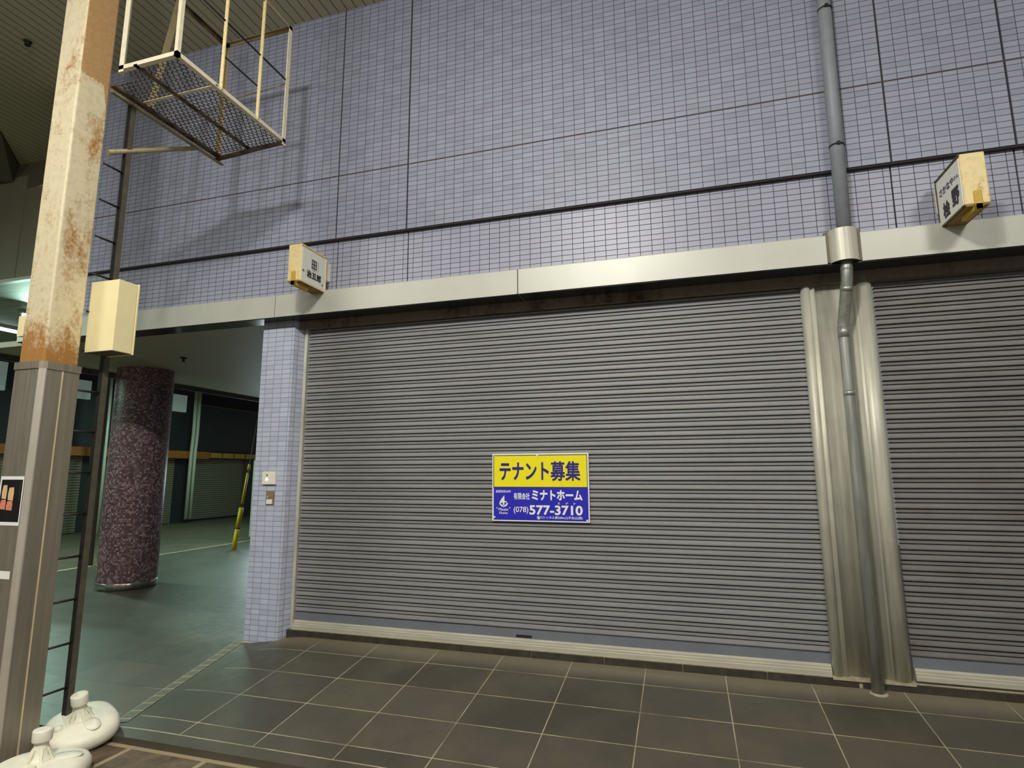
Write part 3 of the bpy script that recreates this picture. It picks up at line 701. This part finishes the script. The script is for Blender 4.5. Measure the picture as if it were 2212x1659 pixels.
def emb(pts):
    q = []
    for u, v in pts:
        r = br(u, v, u + 1, v + 1); q.append((r[0], BY - 0.0020, r[3]))
    b.bm.faces.new([b.bm.verts.new(p) for p in q])
emb([(472, 950), (476, 1052), (386, 1080), (400, 1046), (432, 1000)])
emb([(476, 1052), (512, 1052), (518, 1068), (400, 1084), (386, 1080)])
outer = [(460 + 75 * math.cos(a), 1078 + 70 * math.sin(a)) for a in [PI * k / 12 for k in range(13)]]
inner = [(460 + 50 * math.cos(a), 1080 + 40 * math.sin(a)) for a in [PI * k / 12 for k in range(13)]]
for k in range(12): emb([outer[k], outer[k + 1], inner[k + 1], inner[k]])
emb([(448, 1078), (476, 1078), (474, 1132), (450, 1132)])
b.build('sail_emblem', 'white', t)
for u, v in ((300, 1322), (1866, 1352), (1066, 1332), (1050, 268)):
    r = br(u - 14, v - 14, u + 14, v + 14); c = ((r[0] + r[2]) / 2, (r[1] + r[3]) / 2)
    b = MB(); b.tube([(c[0], BY + 0.001, c[1]), (c[0], BY - 0.005, c[1])], 0.0085, 12); b.build('fixing_screw', 'white', t)

# ---- fittings on the tiled pillar
t = thing('sensor_plate', 'ivory square sensor plate with a lit button on the tiled pillar', 'switch', (-0.694, 0.07, 1.61))
b = MB(); b.box((-0.774, 0.050, 1.550), (-0.615, 0.077, 1.678)); b.bevel(0.004, 2); b.build('plate', 'plate', t)
b = MB(); b.tube([(-0.716, 0.0505, 1.600), (-0.716, 0.046, 1.600)], 0.017, 20); b.build('button', 'led', t)
b = MB(); b.box((-0.722, 0.0485, 1.634), (-0.706, 0.0505, 1.652)); b.build('keyhole', 'ink_grey', t)
t = thing('key_switch', 'small corroded key switch plate below the ivory sensor plate', 'switch', (-0.68, 0.07, 1.42))
b = MB(); b.box((-0.727, 0.064, 1.349), (-0.632, 0.077, 1.487)); b.bevel(0.003, 1); b.build('plate', 'rustplate', t)
b = MB(); b.box((-0.716, 0.0615, 1.356), (-0.646, 0.0645, 1.402)); b.build('cover_flap', 'plate', t)
b = MB(); b.tube([(-0.700, 0.0645, 1.425), (-0.700, 0.058, 1.425)], 0.012, 14); b.build('key_barrel', 'clad_bright', t)

# ---- arcade post
t = thing('arcade_post', 'tall square post, peeling cream paint above and brown steel cladding below', 'post', (-0.996, -1.942, ZS))
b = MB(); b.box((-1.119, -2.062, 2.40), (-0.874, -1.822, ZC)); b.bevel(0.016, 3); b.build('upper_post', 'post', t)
b = MB(); c = 0.030
b.extrude([(-1.128, -2.071), (-0.865 - c, -2.071), (-0.865, -2.071 + c), (-0.865, -1.813), (-1.128, -1.813)], 'z', ZS, 2.40); b.build('cladding', 'clad', t)
b = MB(); e = 0.006
b.extrude([(-1.128 - e, -2.071 - e), (-0.865 - c, -2.071 - e), (-0.865 + e, -2.071 + c), (-0.865 + e, -1.813 + e), (-1.128 - e, -1.813 + e)], 'z', 2.388, 2.440); b.build('cladding_cap', 'clad', t)
b = MB(); b.extrude([(-0.865 - c - 0.002, -2.0735), (-0.865 - c + 0.006, -2.0735), (-0.865 + 0.0025, -2.071 + c - 0.006), (-0.865 + 0.0025, -2.071 + c + 0.002), (-0.866, -2.071 + c + 0.002), (-0.866 - c, -2.070)], 'z', ZS, 2.388); b.build('corner_strip', 'clad_bright', t)
b = MB(); b.box((-0.866, -1.936, ZS), (-0.8625, -1.927, 2.388)); b.build('joint_strip', 'beige_line', t)
b = MB(); b.box((-1.20, -2.045, 2.64), (-1.118, -2.02, 2.79)); b.build('wall_plate', 'box', t)
b = MB(); b.box((-1.09, -2.0725, 0.98), (-0.925, -2.0705, 1.03)); b.build('tape_scrap', 'white', t)

# ---- poster
t = thing('poster', 'black food poster with white border stuck on the brown post cladding', 'poster', (-1.01, -2.075, 1.323))
b = MB(); b.box((-1.120, -2.0735, 1.323), (-0.893, -2.0712, 1.648)); b.build('paper', 'white', t)
b = MB(); b.box((-1.106, -2.0742, 1.347), (-0.907, -2.0734, 1.626)); b.build('print_area', 'black_print', t)
for x, z, w, h, m in ((-1.088, 1.50, .043, .09, 'food'), (-1.028, 1.49, .05, .085, 'food'), (-1.094, 1.43, .05, .062, 'meat'), (-1.034, 1.425, .055, .06, 'meat')):
    b = MB(); b.extrude([(x, z), (x + w * 0.95, z - .004), (x + w, z + h * .6), (x + w * .9, z + h), (x + w * .1, z + h * .97), (x - .003, z + h * .5)], 'y', -2.0750, -2.0741); b.build('food_picture', m, t)
b = MB()
for k in range(9): b.box((-0.925, -2.0748, 1.60 - k * 0.014), (-0.921, -2.0741, 1.608 - k * 0.014))
b.build('caption', 'ink_grey', t)

# ---- ladder beside the post
t = thing('ladder', 'black iron rung ladder fixed along the rear of the cream post', 'ladder', (-0.865, -1.65, ZS))
b = MB(); b.box((-0.885, -1.658, ZS), (-0.845, -1.648, 4.66)); b.build('rail', 'ladder', t)
b = MB(); b.box((-0.845, -1.658, ZS), (-0.838, -1.618, 4.66)); b.build('rail_flange', 'ladder_side', t)
z = 0.185
while z < 4.3:
    b = MB(); b.tube([(-0.865, -1.814, z), (-0.865, -1.650, z)], 0.0085, 8); b.build('rung', 'ladder', t); z += 0.2975

# ---- cream box on the ladder
t = thing('junction_box', 'cream painted metal box mounted beside the post above head height', 'box', (-0.73, -1.71, 2.55))
b = MB(); b.box((-0.866, -1.800, 2.550), (-0.591, -1.648, 3.090)); b.bevel(0.004, 2); b.build('case', 'box', t)
b = MB(); b.box((-0.866, -1.645, 2.545), (-0.587, -1.632, 3.096)); b.bevel(0.002, 1); b.build('back_plate', 'box', t)
b = MB(); b.box((-0.86, -1.795, 2.548), (-0.60, -1.65, 2.552)); b.build('base_plate', 'ladder_side', t)

# ---- lookout cage on top of the ladder
XA, XB, YA, YB, ZF, ZT = -0.865, -0.085, -1.937, -0.735, 4.716, 5.925
t = thing('service_platform', 'rusty cream railed service platform with mesh floor high on the post', 'platform', (-0.5, -1.35, ZF))
def iron(name, m, p, q, leg=0.042, th=0.005, da=(1, 0, 0), db=(0, 1, 0)):
    b = MB(); b.angle(p, q, leg, th, da, db); return b.build(name, m, t)
iron('upright', 'cage', (-0.650, YA, ZF - 0.02), (-0.650, YA, 6.35), 0.046, 0.005, (1, 0, 0), (0, 1, 0))
iron('upright', 'cage', (XB, YA, ZF), (XB, YA, 6.35), 0.030, 0.005, (-1, 0, 0), (0, 1, 0))
iron('upright', 'cage', (XB, YB, ZF - 0.03), (XB, YB, ZT), 0.042, 0.005, (-1, 0, 0), (0, -1, 0))
iron('upright', 'cage_mid', (XA, YB, ZF), (XA, YB, ZT), 0.042, 0.005, (1, 0, 0), (0, -1, 0))
for y in (-1.515, -1.105):
    b = MB(); b.bar((XB - 0.006, y, ZF + 0.01), (XB - 0.006, y, ZT), 0.028, 0.010, (0, 1, 0)); b.build('baluster', 'cage_mid' if False else 'sign_edge', t)
b = MB(); b.bar((XA + 0.01, -1.49, ZF), (XA + 0.01, -1.31, ZT), 0.055, 0.008, (1, 0, 0)); b.build('stay', 'cage_mid', t)
iron('floor_beam', 'cage', (-0.650, YA, ZF), (XB, YA, ZF), 0.034, 0.005, (0, 0, 1), (0, 1, 0))
iron('floor_beam', 'cage', (XB, YA, ZF), (XB, YB, ZF), 0.034, 0.005, (0, 0, 1), (-1, 0, 0))
iron('floor_beam', 'cage_dark', (XA, YB, ZF - 0.05), (XB, YB, ZF - 0.01), 0.05, 0.006, (0, 0, 1), (0, -1, 0))
iron('floor_beam', 'cage_mid', (XA, -1.83, ZF - 0.07), (XA, YB + 0.05, ZF - 0.07), 0.034, 0.006, (0, 0, 1), (1, 0, 0))
b = MB(); b.bar((XA + 0.02, -1.83, ZF - 0.01), (XA + 0.02, YB, ZF - 0.01), 0.05, 0.02); b.build('edge_bar', 'cage_dark', t)
iron('top_rail', 'cage_dark', (XA, -1.75, ZT), (XA, YB, ZT), 0.036, 0.005, (0, 0, -1), (1, 0, 0))
iron('top_rail', 'cage_mid', (XA, YB, ZT), (XB, YB, ZT), 0.034, 0.005, (0, 0, -1), (0, -1, 0))
iron('top_rail', 'cage_mid', (XB, -1.9, ZT), (XB, YB + 0.02, ZT), 0.034, 0.005, (0, 0, -1), (-1, 0, 0))
b = MB(); b.tube([(XB - 0.012, YA, 5.35), (XB - 0.012, YB, 5.35)], 0.008, 8); b.build('mid_rail', 'ladder', t)
b = MB(); b.tube([(XB - 0.03, -1.515, 5.055), (XB - 0.03, -1.105, 5.055)], 0.007, 8); b.build('mid_rail', 'ladder', t)
b = MB(); b.tube([(XA + 0.02, YB, 5.30), (XB, YB, 5.34)], 0.006, 8); b.build('mid_rail', 'cage_mid', t)
b = MB(); b.tube([(XA + 0.01, -1.80, 4.15), (XA + 0.01, -0.99, 4.655)], 0.02, 10); b.build('under_brace', 'cage_mid', t)
b = MB(); b.bar((-0.485, YA, ZF + 0.006), (-0.485, YB, ZF + 0.006), 0.036, 0.012); b.build('floor_joist', 'cage_dark', t)
b = MB(); b.bar((XA, -1.56, ZF + 0.015), (XB, -1.56, ZF + 0.015), 0.026, 0.010); b.build('floor_joist', 'cage', t)
# hexagonal wire mesh of the deck: flat webs between cells
b = MB(); a = 0.0265; dx = a * math.sqrt(3); dy = a * 1.5; ww = 0.0070; th = 0.004; seen = set()
j = 0; y = YA + 0.02
while y < YB - 0.01:
    x = XA + 0.02 + (dx / 2 if j % 2 else 0)
    while x < XB - 0.01:
        pts = [(x + a * math.cos(PI / 6 + k * PI / 3), y + a * math.sin(PI / 6 + k * PI / 3)) for k in range(6)]
        for k in range(6):
            p, q = pts[k], pts[(k + 1) % 6]
            key = (round((p[0] + q[0]) * 500), round((p[1] + q[1]) * 500))
            if key in seen: continue
            seen.add(key)
            cx = [min(max(v[0], XA + 0.005), XB - 0.005) for v in (p, q)]; cyy = [min(max(v[1], YA + 0.005), YB - 0.005) for v in (p, q)]
            if min(cx) < -0.655 and min(cyy) < -1.80: continue
            if abs(cx[0] - cx[1]) + abs(cyy[0] - cyy[1]) < 0.004: continue
            b.bar((cx[0], cyy[0], ZF + 0.022), (cx[1], cyy[1], ZF + 0.022), ww, th)
        x += dx
    y += dy; j += 1
b.build('mesh_deck', 'mesh', t)

# ---- white weighted bases
def water_base(label, loc, rz, tilt, group):
    t = thing('banner_base', label, 'banner stand base', loc, group)
    xf = Matrix.Translation(loc) @ tilt @ Matrix.Rotation(rz, 4, 'Z')
    b = MB(); b.lathe([(0.05, 0.0), (0.225, 0.0), (0.250, 0.018), (0.258, 0.045), (0.256, 0.075), (0.238, 0.100), (0.205, 0.114), (0.155, 0.120), (0.06, 0.124)], 40, 1.0, 0.80, 2.5)
    b.build('tank', 'plastic', t, xf)
    b = MB(); b.lathe([(0.074, 0.116), (0.060, 0.132), (0.044, 0.150), (0.037, 0.185), (0.036, 0.235)], 24)
    for k in range(6):
        an = k * PI / 3; c, s = math.cos(an), math.sin(an)
        b.bar((0.038 * c, 0.038 * s, 0.19), (0.072 * c, 0.072 * s, 0.120), 0.009, 0.014, (-s, c, 0))
    b.build('pole_socket', 'plastic', t, xf)
    b = MB(); b.lathe([(0.034, 0.228), (0.049, 0.228), (0.051, 0.236), (0.051, 0.286), (0.048, 0.292), (0.030, 0.292)], 24); b.build('socket_cap', 'plastic', t, xf)
    b = MB()
    b.lathe([(0.085, 0.116), (0.082, 0.126), (0.03, 0.128)], 20, 1.0, 0.55, 2.0, at=(0.13, 0.03, 0)); b.build('grip', 'plastic', t, xf)
    b = MB(); b.lathe([(0.026, 0.112), (0.026, 0.134), (0.012, 0.137)], 16, at=(0.02, -0.13, 0)); b.build('filler_cap', 'plastic', t, xf)
    return t
water_base('white plastic banner base lying flat, nearer the bottom edge of the view', (-0.43, -2.10, ZS), 0.5, Matrix.Identity(4), 'white banner bases')
water_base('white plastic banner base tilted against the paving step beside the post', (-0.72, -1.62, ZS + 0.03), -0.4, Matrix.Rotation(0.22, 4, 'X') @ Matrix.Rotation(0.05, 4, 'Y'), 'white banner bases')

# ---- mosaic column in the passage
CX, CY, CR = -4.724, 1.986, 0.39
t = thing('mosaic_column', 'thick round column of purple mosaic tiles in the passage', 'column', (CX, CY, 0))
b = MB(); n = 64; rings = []
for z in (0.10, 3.275): rings.append([b.bm.verts.new((CX + CR * math.cos(2 * PI * k / n), CY + CR * math.sin(2 * PI * k / n), z)) for k in range(n)])
uv = b.bm.loops.layers.uv.verify()
for k in range(n):
    f = b.bm.faces.new((rings[0][k], rings[0][(k + 1) % n], rings[1][(k + 1) % n], rings[1][k])); f.smooth = True
    for l, (kk, z) in zip(f.loops, ((k, .1), (k + 1, .1), (k + 1, 3.275), (k, 3.275))): l[uv].uv = (2 * PI * CR * kk / n, z)
b.build('shaft', 'mosaic', t)
b = MB(); b.lathe([(CR + 0.012, 0.002), (CR + 0.012, 0.095), (CR + 0.004, 0.104), (CR - 0.02, 0.104)], 64, at=(CX, CY, 0)); b.build('base_ring', 'steel_base', t)

# ---- slim pipe left of the column, sprinkler heads
o = MB().tube([(-7.17, 3.27, 0), (-7.17, 3.24, 4.75)], 0.055, 14).build('downpipe', 'ladder_side')
tag(o, 'slim grey downpipe standing just left of the purple column', 'pipe')
for n_, (x, y, z), lab in ((0, (-3.32, 1.35, 3.27), 'small dark sprinkler head on the passage ceiling right of the column'), (1, (-3.855, -0.706, ZC), 'small dark sprinkler rosette on the high ceiling left of the post')):
    o = MB().lathe([(0.045, z - 0.002), (0.04, z - 0.014), (0.014, z - 0.02), (0.014, z - 0.045), (0.03, z - 0.05), (0.03, z - 0.054)], 16, at=(x, y, 0)).build('sprinkler_head', 'ladder'); tag(o, lab, 'sprinkler')

# ---- guy wire with yellow sleeves
P0, P1 = Vector((-6.26, 5.80, 0.0)), Vector((-6.0, 6.05, 3.30))
def gp(s): return P0 + (P1 - P0) * s
t = thing('guy_wire', 'slanting guy wire in yellow sleeves in front of the vending machine', 'guy wire', tuple(P0))
b = MB(); b.tube([gp(0), gp(1)], 0.010, 8); b.build('wire', 'ladder_side', t)
b = MB(); b.tube([gp(0.0), gp(0.135)], 0.05, 14); b.build('sleeve', 'guy_yellow', t)
b = MB(); b.tube([gp(0.140), gp(0.272)], 0.05, 14); b.build('sleeve', 'guy_yellow', t)
b = MB(); b.tube([gp(0.30), gp(0.505)], 0.028, 14); b.build('sleeve', 'guy_yellow', t)
b = MB(); b.tube([gp(0.525), gp(0.565)], 0.028, 14); b.build('sleeve', 'guy_yellow', t)
b = MB(); b.tube([gp(0.1345), gp(0.1405)], 0.052, 14); b.build('band', 'ink', t)

# ---- vending machine
VX0, VX1, VY, VZ = -7.10, -6.02, 7.20, 1.99
t = thing('vending_machine', 'lit white drinks vending machine half hidden behind the tiled pillar', 'vending machine', ((VX0 + VX1) / 2, VY + 0.35, 0.0))
b = MB(); b.box((VX0, VY, 0.10), (VX1, VY + 0.7, VZ)); b.bevel(0.01, 1); b.build('cabinet', 'vend_body', t)
for z0, z1 in ((1.62, 1.90), (1.38, 1.60), (1.10, 1.36)):
    b = MB(); b.box((VX0 + 0.07, VY - 0.012, z0), (VX1 - 0.08, VY, z1)); b.build('display_window', 'vend_lit', t)
b = MB()
for z0 in (1.63, 1.39, 1.11):
    for k in range(7): b.tube([(VX0 + 0.16 + k * 0.12, VY - 0.014, z0), (VX0 + 0.16 + k * 0.12, VY - 0.014, z0 + 0.12)], 0.03, 10)
b.build('drink_samples', 'vend_blue', t)
b = MB(); b.box((VX0 + 0.07, VY - 0.010, 0.72), (VX1 - 0.08, VY, 1.02)); b.build('graphic_panel', 'vend_blue', t)
b = MB(); b.box((VX0 + 0.14, VY - 0.012, 0.44), (VX1 - 0.4, VY, 0.58)); b.build('delivery_slot', 'ink', t)
b = MB(); b.box((VX0 + 0.14, VY - 0.012, 0.32), (VX1 - 0.4, VY, 0.39)); b.build('coin_return', 'ink_grey', t)
for y in (VY + 0.08, VY + 0.62):
    for x in (VX0 + 0.08, VX1 - 0.08):
        b = MB(); b.box((x - 0.04, y - 0.04, 0.0), (x + 0.04, y + 0.04, 0.10)); b.build('foot', 'ladder_side', t)

# ---- shops across the side street
XF = -13.29
def fbox(name, m, y0, y1, z0, z1, d=0.06, parent=None, x=XF):
    return MB().box((x, y0, z0), (x + d, y1, z1)).build(name, m, parent)
t = thing('far_shop_shutter', 'grey shop shutter under the amber panels far across the side street', 'shutter', (XF, 12.5, 0))
fbox('slat_curtain', 'far_shutter', 11.15, 13.75, 0.08, 2.18, 0.05, t)
fbox('side_post', 'ladder_side', 13.75, 13.9, 0.05, 2.18, 0.10, t)
t = thing('far_shop_shutter', 'pale lit shop shutter visible between the post and the ladder', 'shutter', (XF, 6.5, 0))
fbox('slat_curtain', 'far_shutter', 4.4, 7.42, 0.02, 2.18, 0.05, t)
t = thing('far_shop_shutter', 'narrow grey shop shutter just right of the purple column', 'shutter', (XF, 9.8, 0))
fbox('slat_curtain', 'far_shutter', 7.8, 10.55, 0.02, 2.18, 0.05, t)
t = thing('shop_awning', 'long orange awning band with amber panels across the far shops', 'awning', (XF, 9.0, 2.17))
fbox('band', 'orange', 3.0, 11.75, 2.17, 2.42, 0.30, t)
fbox('panel_backing', 'orange', 11.75, 15.5, 2.20, 2.40, 0.28, t)
y = 11.85
while y < 15.3:
    b = MB(); b.box((XF + 0.28, y, 2.215), (XF + 0.31, y + 0.46, 2.385)); b.build('amber_panel', 'lantern', t); y += 0.58
t = thing('shop_sign', 'pale rectangular shop sign with black characters right of the purple column', 'sign', (XF, 10.2, 3.75))
fbox('panel', 'shop_sign', 9.2, 10.78, 3.76, 4.34, 0.12, t)
text_mesh('lettering', '酒', (9.80, 4.06, 10.06, 4.32), lambda a, c, d: (XF + 0.121 + d, a, c), 'ink', t, 0.03)
text_mesh('lettering', '家', (9.80, 3.80, 10.06, 4.05), lambda a, c, d: (XF + 0.121 + d, a, c), 'ink', t, 0.03)
t = thing('shop_sign', 'pale shop sign with small black characters seen between post and ladder', 'sign', (XF, 6.4, 3.8))
fbox('panel', 'shop_sign', 5.5, 7.4, 3.80, 4.34, 0.12, t)
text_mesh('lettering', '一味', (6.35, 3.93, 6.92, 4.13), lambda a, c, d: (XF + 0.121 + d, a, c), 'ink', t, 0.02)
t = thing('shop_sign', 'blank pale shop sign at the left edge beside the post cladding', 'sign', (XF, 4.2, 3.75))
fbox('panel', 'shop_sign', 3.2, 5.2, 3.77, 4.5, 0.12, t)
for y, lab in ((10.86, 'left pipe of the white pair running down the far shop wall'), (11.02, 'right pipe of the white pair running down the far shop wall')):
    o = MB().tube([(XF + 0.4, y, 0.15), (XF + 0.4, y, 2.3), (XF + 0.4, y + 0.03, 3.0), (XF + 0.4, y + 0.02, 4.55)], 0.055, 12).build('wall_pipe', 'white_pipe'); tag(o, lab, 'pipe', 'white pipes on the far shop wall')
o = MB().tube([(-12.6, 7.55, 0.0), (-12.6, 7.5, 4.62)], 0.075, 14).build('lamp_pole', 'pole_glow'); tag(o, 'bright white slender pole behind the ladder across the side street', 'pole')
# lintel strips of the dark shop front above the awning
t = thing('upper_facade', 'dark blue-black upper shop front beside the white pipes', 'shop front', (XF, 12.6, 2.45))
fbox('frame', 'ladder_side', 11.3, 14.6, 4.06, 4.12, 0.07, t)
fbox('shutter_box', 'dark', 11.3, 14.6, 4.12, 4.55, 0.05, t)
fbox('panel', 'dark_panel', 11.3, 14.6, 2.45, 4.06, 0.03, t)
fbox('side_frame', 'ladder_side', 11.26, 11.30, 2.45, 4.55, 0.06, t)
# fluorescent battens under the side-street roof
for (x, y, l), lab in (((-10.2, 3.2, 1.2), 'longer glowing tube light at the left edge behind the post'), ((-8.6, 2.75, 0.4), 'small glowing tube end beside the post under the green ceiling')):
    t = thing('tube_light', lab, 'light', (x, y, 4.72), 'side street tube lights')
    b = MB(); b.tube([(x, y - l / 2, 4.66), (x, y + l / 2, 4.66)], 0.03, 10); b.build('tube', 'tube', t)
    b = MB(); b.box((x - 0.06, y - l / 2 - 0.03, 4.69), (x + 0.06, y + l / 2 + 0.03, 4.75)); b.build('batten', 'alu', t)
